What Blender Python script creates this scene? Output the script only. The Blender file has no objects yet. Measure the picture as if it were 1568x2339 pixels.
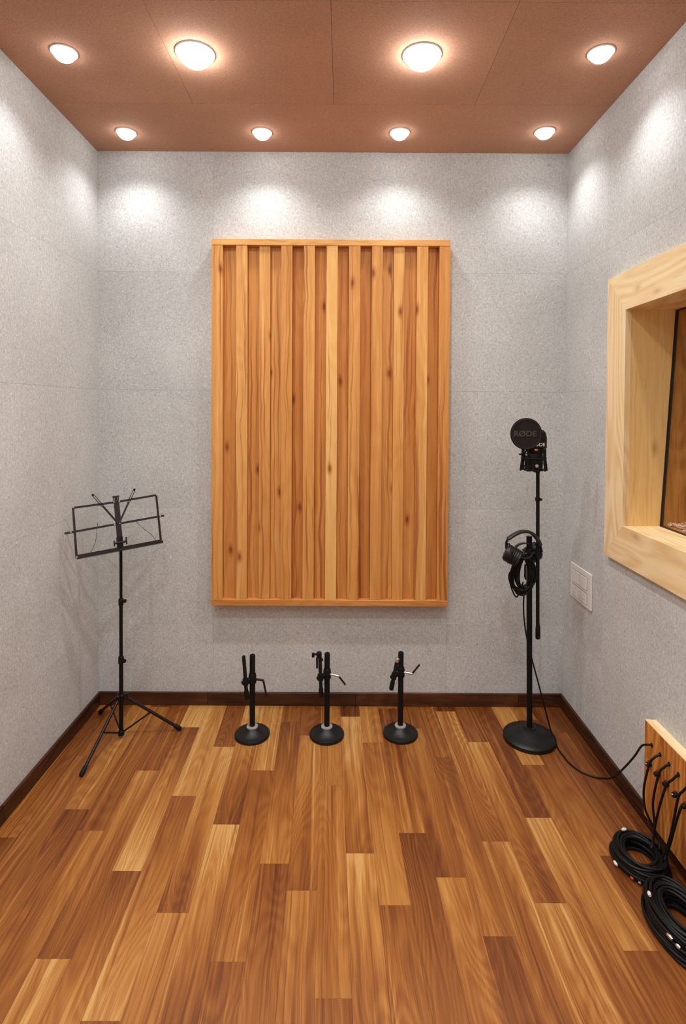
import bpy, bmesh, math, random
from mathutils import Vector, Matrix
random.seed(7)
S = bpy.context.scene
COL = S.collection

# ------------------------------------------------------------------ camera
CAM_H = 1.558
yaw, pitch, roll = -0.00112, -0.01904, -0.0054
Rz = Matrix.Rotation(yaw, 3, 'Z'); Rx = Matrix.Rotation(pitch, 3, 'X'); Ry = Matrix.Rotation(roll, 3, 'Y')
RM = Rz @ Rx @ Ry
right, fwd, up = RM.col[0], RM.col[1], RM.col[2]
cd = bpy.data.cameras.new('camera'); cam = bpy.data.objects.new('camera', cd); COL.objects.link(cam)
m = Matrix.Identity(4)
for i in range(3):
    m[i][0] = right[i]; m[i][1] = up[i]; m[i][2] = -fwd[i]
m[2][3] = CAM_H
cam.matrix_world = m
cd.sensor_fit = 'VERTICAL'; cd.sensor_height = 36.0; cd.sensor_width = 36.0 * 1568 / 2339
cd.lens = 36.0 * 1270.8 / 2339
cd.shift_y = -(1169.5 - 955.7) / 2339
cd.clip_start = 0.02
S.camera = cam

# ------------------------------------------------------------------ world, exposure
w = bpy.data.worlds.new('world'); S.world = w; w.use_nodes = True
w.node_tree.nodes['Background'].inputs[0].default_value = (0.02, 0.02, 0.02, 1)
w.node_tree.nodes['Background'].inputs[1].default_value = 0.3
S.view_settings.view_transform = 'Standard'; S.view_settings.look = 'None'
S.view_settings.gamma = 1.0; S.view_settings.use_curve_mapping = False
S.view_settings.exposure = 0.36

LIGHT_COL = (0.965, 0.985, 1.0)
SPOT_W = 8.8          # narrow downlights
BIG_W = 26.0           # the wide pair and the unseen fill lamps
LENS_E, LENS_BIG = 14.0, 42.0

# ------------------------------------------------------------------ room numbers (metres, floor at z = 0, camera above the origin)
XL, XR, YB, YF, ZT = -1.268, 1.157, 2.887, -1.15, 2.872

# ------------------------------------------------------------------ mesh helpers
class MB:
    def __init__(s): s.v = []; s.f = []; s.sm = []
    def add(s, vs, fs, smooth=False):
        o = len(s.v); s.v += [tuple(p) for p in vs]
        for f in fs: s.f.append([i + o for i in f]); s.sm.append(smooth)
        return s
    def box(s, x0, x1, y0, y1, z0, z1):
        v = [(x0,y0,z0),(x1,y0,z0),(x1,y1,z0),(x0,y1,z0),(x0,y0,z1),(x1,y0,z1),(x1,y1,z1),(x0,y1,z1)]
        return s.add(v, [(0,3,2,1),(4,5,6,7),(0,1,5,4),(1,2,6,5),(2,3,7,6),(3,0,4,7)])
    def cbox(s, x0, x1, y0, y1, z0, z1, c):
        """box with chamfered edges"""
        bm = bmesh.new(); bmesh.ops.create_cube(bm, size=1)
        for q in bm.verts:
            q.co = ((x0+x1)/2 + q.co.x*(x1-x0), (y0+y1)/2 + q.co.y*(y1-y0), (z0+z1)/2 + q.co.z*(z1-z0))
        bmesh.ops.bevel(bm, geom=bm.edges[:], offset=c, segments=1, affect='EDGES', profile=.5)
        bm.verts.index_update()
        s.add([q.co[:] for q in bm.verts], [[q.index for q in f.verts] for f in bm.faces]); bm.free(); return s
    def obox(s, c, ax, ay, az, hx, hy, hz):
        c, ax, ay, az = Vector(c), Vector(ax).normalized(), Vector(ay).normalized(), Vector(az).normalized()
        v = []
        for k in (-1, 1):
            for (i, j) in ((-1,-1),(1,-1),(1,1),(-1,1)):
                v.append(c + ax*hx*i + ay*hy*j + az*hz*k)
        return s.add(v, [(0,3,2,1),(4,5,6,7),(0,1,5,4),(1,2,6,5),(2,3,7,6),(3,0,4,7)])
    def prism(s, poly, z0, z1):
        n = len(poly)
        v = [(x, y, z0) for x, y in poly] + [(x, y, z1) for x, y in poly]
        return s.add(v, [tuple(range(n))[::-1], tuple(range(n, 2*n))] + [(i, (i+1) % n, n+(i+1) % n, n+i) for i in range(n)])
    def tube(s, pts, r, n=10, closed=False, caps=True, flat=None):
        P = [Vector(p) for p in pts]; N = len(P)
        R = r if isinstance(r, (list, tuple)) else [r]*N
        T = []
        for i in range(N):
            a = P[(i-1) % N] if (closed or i) else P[i]
            b = P[(i+1) % N] if (closed or i < N-1) else P[i]
            T.append((b-a).normalized())
        ref = Vector((0, 0, 1)) if abs(T[0].z) < .9 else Vector((0, 1, 0))
        u = (ref - T[0]*ref.dot(T[0])).normalized(); v = []
        for i in range(N):
            u = (u - T[i]*u.dot(T[i])).normalized(); w_ = T[i].cross(u)
            for k in range(n):
                a = 2*math.pi*k/n
                f1, f2 = flat if flat else (1, 1)
                v.append(P[i] + (u*math.cos(a)*f1 + w_*math.sin(a)*f2)*R[i])
        fs = []
        for i in range(N if closed else N-1):
            j = (i+1) % N
            for k in range(n): fs.append((i*n+k, i*n+(k+1) % n, j*n+(k+1) % n, j*n+k))
        s.add(v, fs, True)
        if caps and not closed:
            o = len(s.v) - N*n
            s.f.append([o+k for k in range(n)][::-1]); s.sm.append(False)
            s.f.append([o+(N-1)*n+k for k in range(n)]); s.sm.append(False)
        return s
    def lathe(s, prof, c=(0,0,0), axis=(0,0,1), n=32, sy=1.0, side=None):
        a = Vector(axis).normalized()
        ref = Vector(side) if side else (Vector((1,0,0)) if abs(a.x) < .9 else Vector((0,1,0)))
        u = (ref - a*ref.dot(a)).normalized(); w_ = a.cross(u); c = Vector(c); v = []
        for r, z in prof:
            for k in range(n):
                t = 2*math.pi*k/n
                v.append(c + a*z + u*(math.cos(t)*r) + w_*(math.sin(t)*r*sy))
        fs = []
        for i in range(len(prof)-1):
            for k in range(n): fs.append((i*n+k, i*n+(k+1) % n, (i+1)*n+(k+1) % n, (i+1)*n+k))
        s.add(v, fs, True)
        o = len(s.v) - len(prof)*n
        s.f.append([o+k for k in range(n)][::-1]); s.sm.append(False)
        s.f.append([o+(len(prof)-1)*n+k for k in range(n)]); s.sm.append(False)
        return s
    def torus(s, c, axis, R, r, n=40, m_=8, sy=1.0):
        a = Vector(axis).normalized()
        ref = Vector((1,0,0)) if abs(a.x) < .9 else Vector((0,1,0))
        u = (ref - a*ref.dot(a)).normalized(); w_ = a.cross(u); c = Vector(c)
        return s.tube([c + u*math.cos(2*math.pi*k/n)*R + w_*math.sin(2*math.pi*k/n)*R*sy for k in range(n)], r, m_, closed=True)
    def build(s, name, mat, parent=None, rotz=0.0, loc=None, color=None):
        off = Vector(loc) if loc else (Vector(parent['_o']) if parent is not None and '_o' in parent else Vector((0,0,0)))
        me = bpy.data.meshes.new(name)
        if rotz:
            Q = Matrix.Rotation(-rotz, 3, 'Z'); vs = [Q @ (Vector(p)-off) for p in s.v]
        else: vs = [Vector(p)-off for p in s.v]
        me.from_pydata(vs, [], s.f); me.update()
        bm = bmesh.new(); bm.from_mesh(me); bmesh.ops.recalc_face_normals(bm, faces=bm.faces[:]); bm.to_mesh(me); bm.free()
        me.polygons.foreach_set('use_smooth', s.sm)
        if any(s.sm): me.set_sharp_from_angle(angle=math.radians(38))
        o = bpy.data.objects.new(name, me); COL.objects.link(o)
        if mat: me.materials.append(mat)
        if rotz: o.rotation_euler.z = rotz
        if parent is not None: o.parent = parent
        if loc or parent is None: o.location = off
        o['_o'] = tuple(off)
        if color: o.color = color
        return o

def tag(o, label=None, cat=None, group=None, kind=None):
    if label: o['label'] = label
    if cat: o['category'] = cat
    if group: o['group'] = group
    if kind: o['kind'] = kind
    return o
def root(name, loc, label=None, cat=None, group=None, kind=None):
    o = bpy.data.objects.new(name, None); COL.objects.link(o); o.location = loc; o.empty_display_size = .05
    o['_o'] = tuple(loc); return tag(o, label, cat, group, kind)
def smooth_path(pts, n=8, closed=False):
    """Catmull-Rom through the points"""
    P = [Vector(p) for p in pts]; N = len(P); out = []
    for i in range(N if closed else N-1):
        g = (lambda k: P[k % N]) if closed else (lambda k: P[max(0, min(N-1, k))])
        p0, p1, p2, p3 = g(i-1), g(i), g(i+1), g(i+2)
        for k in range(n):
            t = k/n
            out.append(.5*((2*p1) + (p2-p0)*t + (2*p0-5*p1+4*p2-p3)*t*t + (3*p1-p0-3*p2+p3)*t**3))
    if not closed: out.append(P[-1])
    return out

# ------------------------------------------------------------------ material helpers
class NT:
    def __init__(s, name):
        s.m = bpy.data.materials.new(name); s.m.use_nodes = True; s.t = s.m.node_tree
        s.b = s.t.nodes['Principled BSDF']
    def n(s, typ, **kw):
        o = s.t.nodes.new(typ)
        for k, v in kw.items():
            if k.startswith('i_'):
                key = k[2:]; key = int(key) if key.isdigit() else key.replace('_', ' ')
                o.inputs[key].default_value = v
            else: setattr(o, k, v)
        return o
    def l(s, a, b): s.t.links.new(a, b)
    def math(s, op, a, b=None, c=None, clamp=False):
        o = s.n('ShaderNodeMath', operation=op); o.use_clamp = clamp
        for i, x in enumerate((a, b, c)):
            if x is None: continue
            if isinstance(x, (int, float)): o.inputs[i].default_value = x
            else: s.l(x, o.inputs[i])
        return o.outputs[0]
    def vmath(s, op, a, b=None):
        o = s.n('ShaderNodeVectorMath', operation=op)
        for i, x in enumerate((a, b)):
            if x is None: continue
            if isinstance(x, tuple): o.inputs[i].default_value = x
            else: s.l(x, o.inputs[i])
        return o.outputs[0]
    def noise(s, vec, scale, detail=2.0, rough=.5, dist=0.0):
        o = s.n('ShaderNodeTexNoise'); o.inputs['Scale'].default_value = scale; o.inputs['Detail'].default_value = detail
        o.inputs['Roughness'].default_value = rough; o.inputs['Distortion'].default_value = dist
        s.l(vec, o.inputs['Vector']); return o.outputs['Fac']
    def ramp(s, fac, stops, interp='LINEAR'):
        o = s.n('ShaderNodeValToRGB'); e = o.color_ramp.elements; o.color_ramp.interpolation = interp
        while len(e) < len(stops): e.new(0.5)
        for i, (p, c) in enumerate(stops):
            e[i].position = p; e[i].color = (c, c, c, 1) if isinstance(c, (int, float)) else (*c, 1)
        s.l(fac, o.inputs[0]); return o.outputs[0]
    def mix(s, fac, a, b, typ='MIX'):
        o = s.n('ShaderNodeMix', data_type='RGBA', blend_type=typ)
        for i, x in ((0, fac), (6, a), (7, b)):
            if isinstance(x, (int, float)): o.inputs[i].default_value = x
            elif isinstance(x, tuple): o.inputs[i].default_value = (*x, 1)
            else: s.l(x, o.inputs[i])
        return o.outputs[2]
    def bump(s, h, strength, dist=.002):
        o = s.n('ShaderNodeBump'); o.inputs['Strength'].default_value = strength; o.inputs['Distance'].default_value = dist
        s.l(h, o.inputs['Height']); s.l(o.outputs[0], s.b.inputs['Normal'])

def plain(name, col, rough=.5, metal=0.0, spec=.5, var=.12, scale=60.0, bump=0.0):
    """a flat colour broken up by faint procedural mottling"""
    N = NT(name); tc = N.n('ShaderNodeTexCoord').outputs['Object']
    f = N.noise(tc, scale, 3)
    lo = tuple(c*(1-var) for c in col); hi = tuple(min(1, c*(1+var)) for c in col)
    N.l(N.ramp(f, [(.3, lo), (.7, hi)]), N.b.inputs['Base Color'])
    N.b.inputs['Roughness'].default_value = rough; N.b.inputs['Metallic'].default_value = metal
    N.b.inputs['Specular IOR Level'].default_value = spec
    if bump: N.bump(f, bump)
    return N.m

def wood(name, axis, stops, rough=.4, spec=.4, cross=1.0, along=.055, streak=.5, ring=.22, fine=.22, broad=.55, grad=False, tone=None, knots=0.0, coat=0.0, wob=.05, lstreak=0.0, spread=1.0, pores=0.0, wdir=None, ringf=85.0):
    """grain running along one object axis; the tone of each board comes from the object's own colour"""
    N = NT(name)
    tcn = N.n('ShaderNodeTexCoord'); oi = N.n('ShaderNodeObjectInfo')
    off = N.vmath('MULTIPLY', N.n('ShaderNodeCombineXYZ').outputs[0], (0, 0, 0))
    cx = N.n('ShaderNodeCombineXYZ')
    for i, k in enumerate((37.1, 53.7, 71.3)): N.l(N.math('MULTIPLY', oi.outputs['Random'], k), cx.inputs[i])
    p = N.vmath('ADD', tcn.outputs['Object'], cx.outputs[0])
    sc = {'X': (along, 1, 1), 'Y': (1, along, 1), 'Z': (1, 1, along)}[axis]
    sc2 = {'X': (along*.35, 1, 1), 'Y': (1, along*.35, 1), 'Z': (1, 1, along*.35)}[axis]
    sc3 = {'X': (.16, 1, 1), 'Y': (1, .16, 1), 'Z': (1, 1, .16)}[axis]
    wbn = N.n('ShaderNodeTexNoise'); wbn.inputs['Scale'].default_value = 3.0; wbn.inputs['Detail'].default_value = 2
    N.l(p, wbn.inputs['Vector'])
    wv = N.vmath('MULTIPLY', N.vmath('SUBTRACT', wbn.outputs['Color'], (.5, .5, .5)), wdir if wdir else (wob, wob, wob))
    q = N.vmath('ADD', p, wv)
    g1 = N.vmath('MULTIPLY', q, sc); g2 = N.vmath('MULTIPLY', q, sc2); g3 = N.vmath('MULTIPLY', q, sc3)
    br = N.noise(g1, 26*cross, 3, .55)
    st = N.noise(g2, 75*cross, 2, .5)
    fi = N.noise(g1, 210*cross, 3, .6)
    lo = N.noise(g3, 7*cross, 1, .4)
    rg = N.math('MULTIPLY', N.math('SINE', N.math('MULTIPLY', lo, ringf)), N.noise(g1, 11*cross, 1))
    if tone is not None: t0 = tone
    else:
        sp = N.n('ShaderNodeSeparateColor'); N.l(oi.outputs['Color'], sp.inputs[0])
        if grad:
            gs = N.n('ShaderNodeSeparateXYZ'); N.l(tcn.outputs['Generated'], gs.inputs[0])
            fac = N.math('ADD', gs.outputs[1], N.math('MULTIPLY', N.math('SUBTRACT', br, .5), .9), clamp=True)
            mx = N.n('ShaderNodeMix', data_type='FLOAT'); N.l(fac, mx.inputs[0]); N.l(sp.outputs[1], mx.inputs[2]); N.l(sp.outputs[0], mx.inputs[3])
            t0 = mx.outputs[0]
        else: t0 = sp.outputs[0]
    t0 = N.math('ADD', N.math('MULTIPLY', N.math('SUBTRACT', t0, .5), spread), .5) if tone is None else t0
    t = N.math('ADD', N.math('MULTIPLY', N.math('SUBTRACT', br, .5), broad*2), t0)
    t = N.math('ADD', t, N.math('MULTIPLY', rg, ring))
    t = N.math('ADD', t, N.math('MULTIPLY', N.math('SUBTRACT', fi, .5), fine*2))
    if lstreak:
        ls = N.noise(N.vmath('ADD', g2, (3.3, 7.7, 1.9)), 60*cross, 2, .5)
        t = N.math('ADD', t, N.math('MULTIPLY', N.ramp(ls, [(.57, 0.0), (.68, 1.0)]), lstreak))
    col = N.ramp(t, stops)
    dk = N.ramp(st, [(.57, (1, 1, 1)), (.68, (1-streak*.75, 1-streak, 1-streak*1.1))])
    col = N.mix(1.0, col, dk, 'MULTIPLY')
    if pores:
        po = N.noise(N.vmath('MULTIPLY', q, {'X': (.010, 1, 1), 'Y': (1, .010, 1), 'Z': (1, 1, .010)}[axis]), 420*cross, 1, .5)
        col = N.mix(1.0, col, N.ramp(po, [(.56, (1, 1, 1)), (.66, (1-pores*.8, 1-pores, 1-pores*1.1))]), 'MULTIPLY')
    if knots:
        ks = N.n('ShaderNodeSeparateXYZ'); N.l(q, ks.inputs[0]); kc_ = N.n('ShaderNodeCombineXYZ')
        ia, ic = {'X': (0, 2), 'Y': (1, 2), 'Z': (2, 0)}[axis]
        N.l(N.math('MULTIPLY', ks.outputs[ia], .40), kc_.inputs[0]); N.l(ks.outputs[ic], kc_.inputs[1])
        kv = N.n('ShaderNodeTexVoronoi', voronoi_dimensions='2D'); kv.inputs['Scale'].default_value = 4.6; N.l(kc_.outputs[0], kv.inputs['Vector'])
        kd = N.ramp(kv.outputs['Distance'], [(.018, (.30, .20, .12)), (.04, (.72, .55, .45)), (.085, (1, 1, 1))])
        col = N.mix(knots, col, kd, 'MULTIPLY')
    N.l(col, N.b.inputs['Base Color'])
    N.b.inputs['Roughness'].default_value = rough; N.b.inputs['Specular IOR Level'].default_value = spec
    if coat: N.b.inputs['Coat Weight'].default_value = coat; N.b.inputs['Coat Roughness'].default_value = .25
    N.bump(fi, .12, .001)
    return N.m

def felt_board(name, base, dark, light, scale=1.0):
    """pressed wood-wool board: matted flakes, a few dark and pale flecks"""
    N = NT(name); tcn = N.n('ShaderNodeTexCoord'); oi = N.n('ShaderNodeObjectInfo')
    cx = N.n('ShaderNodeCombineXYZ')
    for i, k in enumerate((17.3, 29.1, 41.7)): N.l(N.math('MULTIPLY', oi.outputs['Random'], k), cx.inputs[i])
    p = N.vmath('ADD', tcn.outputs['Object'], cx.outputs[0])
    tw = N.n('ShaderNodeTexNoise'); tw.inputs['Scale'].default_value = 22; tw.inputs['Detail'].default_value = 1; N.l(p, tw.inputs['Vector'])
    q = N.vmath('ADD', p, N.vmath('MULTIPLY', N.vmath('SUBTRACT', tw.outputs['Color'], (.5,.5,.5)), (.03,.03,.03)))
    flk = N.noise(N.vmath('MULTIPLY', q, (1, 1, .75)), 125*scale, 4, .6)
    drk = N.noise(N.vmath('MULTIPLY', q, (1, 1, .7)), 130*scale, 1.5, .5)
    lgt = N.noise(N.vmath('MULTIPLY', q, (.7, .7, 1)), 140*scale, 1.5, .5)
    big = N.noise(p, 3.0, 2)
    col = N.ramp(flk, [(.30, tuple(c*.80 for c in base)), (.5, base), (.70, tuple(c*1.18 for c in base))])
    col = N.mix(N.ramp(drk, [(.64, 0.0), (.75, .6)]), col, dark)
    col = N.mix(N.ramp(lgt, [(.64, 0.0), (.76, .6)]), col, light)
    col = N.mix(1.0, col, N.ramp(big, [(.3, .93), (.7, 1.05)]), 'MULTIPLY')
    N.l(col, N.b.inputs['Base Color'])
    N.b.inputs['Roughness'].default_value = .9; N.b.inputs['Specular IOR Level'].default_value = .15
    N.bump(flk, .35, .002)
    return N.m

FLOOR = [(0.0, (.085,.022,.005)), (.25, (.168,.047,.0080)), (.5, (.290,.097,.0165)), (.75, (.425,.178,.038)), (1.0, (.565,.31,.096))]
PANEL = [(0.0, (.30,.085,.016)), (.3, (.54,.20,.042)), (.6, (.70,.32,.085)), (.85, (.82,.46,.15)), (1.0, (.88,.56,.22))]
PINE = [(0.0, (.50,.27,.09)), (.35, (.74,.48,.22)), (.65, (.86,.64,.35)), (1.0, (.92,.74,.46))]
JAMB = [(0.0, (.60,.30,.085)), (.4, (.84,.52,.19)), (.7, (.88,.60,.25)), (1.0, (.92,.70,.36))]
SKIRT = [(0.0, (.020,.006,.002)), (.5, (.075,.024,.008)), (1.0, (.17,.06,.018))]
ORANGE = [(0.0, (.30,.085,.014)), (.5, (.66,.27,.055)), (1.0, (.80,.42,.12))]

M = dict(
    plank=wood('floor_laminate', 'Y', FLOOR, rough=.42, spec=.35, grad=True, streak=.42, ring=.11, ringf=170.0, fine=.12, broad=.32, along=.028, wdir=(.022, 0, 0), lstreak=.22, spread=1.25, pores=.28),
    slat=wood('teak_slat', 'Z', PANEL, rough=.5, spec=.3, streak=.50, ring=.07, fine=.07, broad=.30, knots=.9, cross=.9, along=.035, wdir=(.045, 0, 0), lstreak=.14, pores=.12),
    slat_x=wood('teak_rail', 'X', PANEL, rough=.5, spec=.3, streak=.3, ring=.12, fine=.10, broad=.3),
    pine_z=wood('pine_upright', 'Z', PINE, rough=.5, spec=.3, streak=.12, ring=.30, fine=.10, broad=.25, cross=.8, along=.05, knots=.35),
    pine_y=wood('pine_level', 'Y', PINE, rough=.5, spec=.3, streak=.12, ring=.30, fine=.10, broad=.25, cross=.8, along=.05, knots=.35),
    jamb_z=wood('pine_jamb', 'Z', JAMB, rough=.5, spec=.3, streak=.16, ring=.10, fine=.10, broad=.3, wob=.03, knots=.5, pores=.1),
    orange_z=wood('stained_lining', 'Z', ORANGE, rough=.5, spec=.3, tone=.5, knots=.6),
    box_z=wood('patch_box_face', 'Z', ORANGE, rough=.5, spec=.3, streak=.3, knots=.3),
    skirt_x=wood('skirting_back', 'X', SKIRT, rough=.45, spec=.3, streak=.4),
    skirt_y=wood('skirting_side', 'Y', SKIRT, rough=.45, spec=.3, streak=.4),
    felt=felt_board('grey_wood_wool', (.55,.545,.525), (.26,.252,.237), (.86,.86,.84), 1.0),
    ceil=felt_board('brown_fibre_board', (.525,.285,.185), (.40,.20,.125), (.60,.345,.225), 1.6),
    backing=plain('seam_backing', (.36,.35,.335), .95, spec=.1),
    ceil_back=plain('ceiling_backing', (.07,.03,.018), .95, spec=.1),
    sub=plain('underlay', (.09,.035,.012), .9, spec=.1),
    black=plain('black_powder_coat', (0.0045,0.0042,0.0042), .45, spec=.22, scale=200, bump=.05),
    blackm=plain('matt_black_plastic', (0.0045,0.0042,0.0042), .6, spec=.22, scale=200),
    rubber=plain('black_rubber', (0.0045,0.0042,0.0042), .55, spec=.22, scale=150),
    cable=plain('black_cable_sheath', (0.0045,0.0042,0.0042), .45, spec=.22, scale=120),
    castiron=plain('cast_iron_base', (0.0060,0.0055,0.0052), .40, spec=.35, scale=90, bump=.25),
    bronze=plain('dark_stand_bar', (.022,.014,.012), .35, metal=.6, scale=120),
    chrome=plain('chrome', (.80,.78,.75), .18, metal=1.0, var=.04),
    zinc=plain('zinc_washer', (.42,.40,.38), .45, metal=.3),
    white=plain('white_plastic', (.74,.70,.64), .4, var=.03),
    hole=plain('socket_hole', (.40,.36,.32), .6),
    slot=plain('dark_gap', (.05,.04,.035), .8),
    tape=plain('white_tape', (.72,.70,.66), .6, var=.05),
    red=plain('red_sleeve', (.50,.05,.03), .45),
    dull_red=plain('dull_red_sleeve', (.38,.065,.018), .5),
    gold=plain('gold_dot', (.85,.50,.22), .35, metal=.5, var=.05),
    mesh=plain('pop_filter_fabric', (.018,.014,.013), .8, spec=.2, scale=400),
    print_grey=plain('grey_print', (.055,.046,.043), .7, var=.2),
    print_white=plain('white_print', (.75,.68,.60), .6, var=.05),
    pad=plain('ear_pad_leather', (.010,.008,.0075), .38, spec=.35, scale=80),
    band=plain('headband_leather', (.020,.015,.013), .40, spec=.4, scale=80),
    gasket=plain('black_gasket', (.012,.012,.014), .5),
    bead=plain('desiccant_bead', (.78,.55,.46), .4, var=.2, scale=15),
    trim=plain('white_lamp_trim', (.82,.80,.78), .35, var=.03),
    far=plain('control_room_wall', (.30,.27,.24), .9),
    wire=plain('thin_spring_wire', (.10,.08,.07), .35, metal=.8),
)
def emit(name, col, e):
    N = NT(name); N.b.inputs['Base Color'].default_value = (.9,.9,.9,1)
    tc = N.n('ShaderNodeTexCoord').outputs['Object']
    N.l(N.ramp(N.noise(tc, 30, 1), [(.3, tuple(c*.98 for c in col)), (.7, col)]), N.b.inputs['Emission Color'])
    N.b.inputs['Emission Strength'].default_value = e
    return N.m
M['lens_far'] = emit('cavity_fill_diffuser', (1, .85, .68), 75.0)  # glow of the added cavity fill lamp
M['lens_big'] = emit('wide_lamp_diffuser', LIGHT_COL, LENS_BIG)
M['lens'] = emit('lamp_diffuser', LIGHT_COL, LENS_E)
def glass():
    N = NT('window_glass'); t = N.t; out = t.nodes['Material Output']; t.nodes.remove(N.b)
    tr = N.n('ShaderNodeBsdfTransparent'); tr.inputs[0].default_value = (.94,.95,.93,1)
    gl = N.n('ShaderNodeBsdfGlossy'); gl.inputs['Roughness'].default_value = .01
    lw = N.n('ShaderNodeLayerWeight'); lw.inputs['Blend'].default_value = .5; fz = N.math('ADD', N.math('MULTIPLY', N.math('POWER', lw.outputs['Facing'], 4.0), .5), .03)
    mx = N.n('ShaderNodeMixShader'); N.l(fz, mx.inputs[0]); N.l(tr.outputs[0], mx.inputs[1]); N.l(gl.outputs[0], mx.inputs[2])
    N.l(mx.outputs[0], out.inputs['Surface']); return N.m
M['glass'] = glass()

# ================================================================== SETTING
TH = .012
# ---- floor: laminate planks 98.5 mm wide, 845 mm long, laid a hair off square
fl = MB().box(XL-.1, XR+.1, YF-.1, YB+.1, -.12, -TH).build('floor', M['sub'])
tag(fl, 'laid laminate plank floor in mixed orange and brown wood', kind='structure')
PW, U0, SL, PL = .0985, .071, .026, .845
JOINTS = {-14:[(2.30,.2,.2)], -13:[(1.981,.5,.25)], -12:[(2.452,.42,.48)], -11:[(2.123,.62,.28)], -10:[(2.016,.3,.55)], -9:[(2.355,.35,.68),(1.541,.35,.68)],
 -8:[(2.679,.85,.28),(1.838,.85,.3)], -7:[(2.2,.75,.38),(1.382,.75,.4)], -6:[(2.524,.4,.78),(1.685,.36,.72)], -5:[(2.049,.28,.85)],
 -4:[(2.359,.7,.42),(1.534,.6,.35)], -3:[(2.729,.45,.32),(1.871,.62,.35)], -2:[(2.615,.35,.65),(1.766,.32,.62)], -1:[(2.267,.6,.55),(1.438,.55,.42)],
 0:[(2.778,.22,.82),(1.917,.3,.85)], 1:[(2.562,.62,.45),(1.714,.68,.38)], 2:[(2.011,.55,.25)], 3:[(2.678,.4,.6),(1.819,.35,.7)],
 4:[(2.454,.5,.38),(1.613,.5,.28)], 5:[(2.831,.22,.62),(1.973,.38,.65)], 6:[(2.57,.4,.75),(1.724,.4,.72)], 7:[(2.09,.28,.72)],
 8:[(2.405,.72,.42),(1.571,.68,.35)], 9:[(1.911,.55,.25)], 10:[(2.647,.28,.38)], 11:[(2.2,.2,.2)]}  # outermost columns toned down: dark planks, plus painted shade along the side walls
def clip(poly, x0, x1, y0, y1):
    for ax, lim, sg in ((0, x0, 1), (0, x1, -1), (1, y0, 1), (1, y1, -1)):
        out = []
        for i in range(len(poly)):
            a, b = poly[i-1], poly[i]
            da, db = (a[ax]-lim)*sg, (b[ax]-lim)*sg
            if (da >= 0) != (db >= 0):
                t = da/(da-db); out.append((a[0]+(b[0]-a[0])*t, a[1]+(b[1]-a[1])*t))
            if db >= 0: out.append(b)
        poly = out
        if not poly: break
    return poly
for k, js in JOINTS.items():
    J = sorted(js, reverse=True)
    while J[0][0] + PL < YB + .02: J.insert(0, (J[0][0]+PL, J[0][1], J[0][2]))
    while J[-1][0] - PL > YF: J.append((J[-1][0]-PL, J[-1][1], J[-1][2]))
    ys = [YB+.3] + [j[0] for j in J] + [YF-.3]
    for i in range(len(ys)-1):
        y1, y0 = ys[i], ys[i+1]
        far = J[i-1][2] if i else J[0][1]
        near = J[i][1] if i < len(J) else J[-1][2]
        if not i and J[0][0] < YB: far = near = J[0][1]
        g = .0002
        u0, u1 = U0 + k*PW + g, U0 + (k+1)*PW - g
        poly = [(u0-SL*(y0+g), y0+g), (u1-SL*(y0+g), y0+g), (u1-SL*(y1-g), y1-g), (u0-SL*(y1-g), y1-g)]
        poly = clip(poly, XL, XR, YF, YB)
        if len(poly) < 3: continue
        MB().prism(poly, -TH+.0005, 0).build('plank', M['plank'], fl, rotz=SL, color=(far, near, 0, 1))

# ---- walls: backing slab plus felt boards
ROWS = [-.01, .4257, 1.0357, 1.6457, 2.2557, ZT]
G = .0003
def sub_rects(r, hole):
    if not hole: return [r]
    a0, a1, z0, z1 = r; h0, h1, k0, k1 = hole
    if a1 <= h0 or a0 >= h1 or z1 <= k0 or z0 >= k1: return [r]
    out = []
    if z0 < k0: out.append((a0, a1, z0, k0))
    if z1 > k1: out.append((a0, a1, k1, z1))
    zz0, zz1 = max(z0, k0), min(z1, k1)
    if a0 < h0: out.append((a0, h0, zz0, zz1))
    if a1 > h1: out.append((h1, a1, zz0, zz1))
    return out
def board_wall(name, label, seams, place, slab, hole=None):
    b = MB()
    for r in sub_rects((seams[0]-.0, seams[-1]+.0, -.1, ZT+.1), hole): slab(b, r)
    o = tag(b.build(name, M['backing']), label, kind='structure')
    for i in range(len(seams)-1):
        for j in range(len(ROWS)-1):
            r = (seams[i]+G, seams[i+1]-G, ROWS[j]+G, ROWS[j+1]-G)
            mb = MB()
            for q in sub_rects(r, hole): place(mb, q)
            if mb.v: mb.build('acoustic_board', M['felt'], o)
    return o
board_wall('wall_back', 'back wall clad in grey speckled acoustic boards', [XL-.01, -.670, .550, XR+.01],
    lambda b, q: b.box(q[0], q[1], YB, YB+TH, q[2], q[3]), lambda b, r: b.box(r[0]-.1, r[1]+.1, YB+TH, YB+.15, r[2], r[3]))
board_wall('wall_left', 'left wall clad in grey speckled acoustic boards', [YF-.01, .45, 1.67, YB+.01],
    lambda b, q: b.box(XL-TH, XL, q[0], q[1], q[2], q[3]), lambda b, r: b.box(XL-.15, XL-TH, r[0]-.1, r[1], r[2], r[3]))
WY0, WY1, WZ0, WZ1 = .85, 2.238, 1.086, 1.958          # clear opening of the studio window
board_wall('wall_right', 'right wall clad in grey speckled acoustic boards around the window', [YF-.01, .008, 1.228, 2.448, YB+.01],
    lambda b, q: b.box(XR, XR+TH, q[0], q[1], q[2], q[3]), lambda b, r: b.box(XR+TH, XR+.15, r[0], r[1], r[2], r[3]), hole=(WY0-.0205, WY1+.0205, WZ0-.0205, WZ1+.0205))
board_wall('wall_front', 'wall behind the camera clad in grey boards', [XL-.01, -.670, .550, XR+.01],
    lambda b, q: b.box(q[0], q[1], YF-TH, YF, q[2], q[3]), lambda b, r: b.box(r[0]-.1, r[1]+.1, YF-.15, YF-TH, r[2], r[3]))
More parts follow.
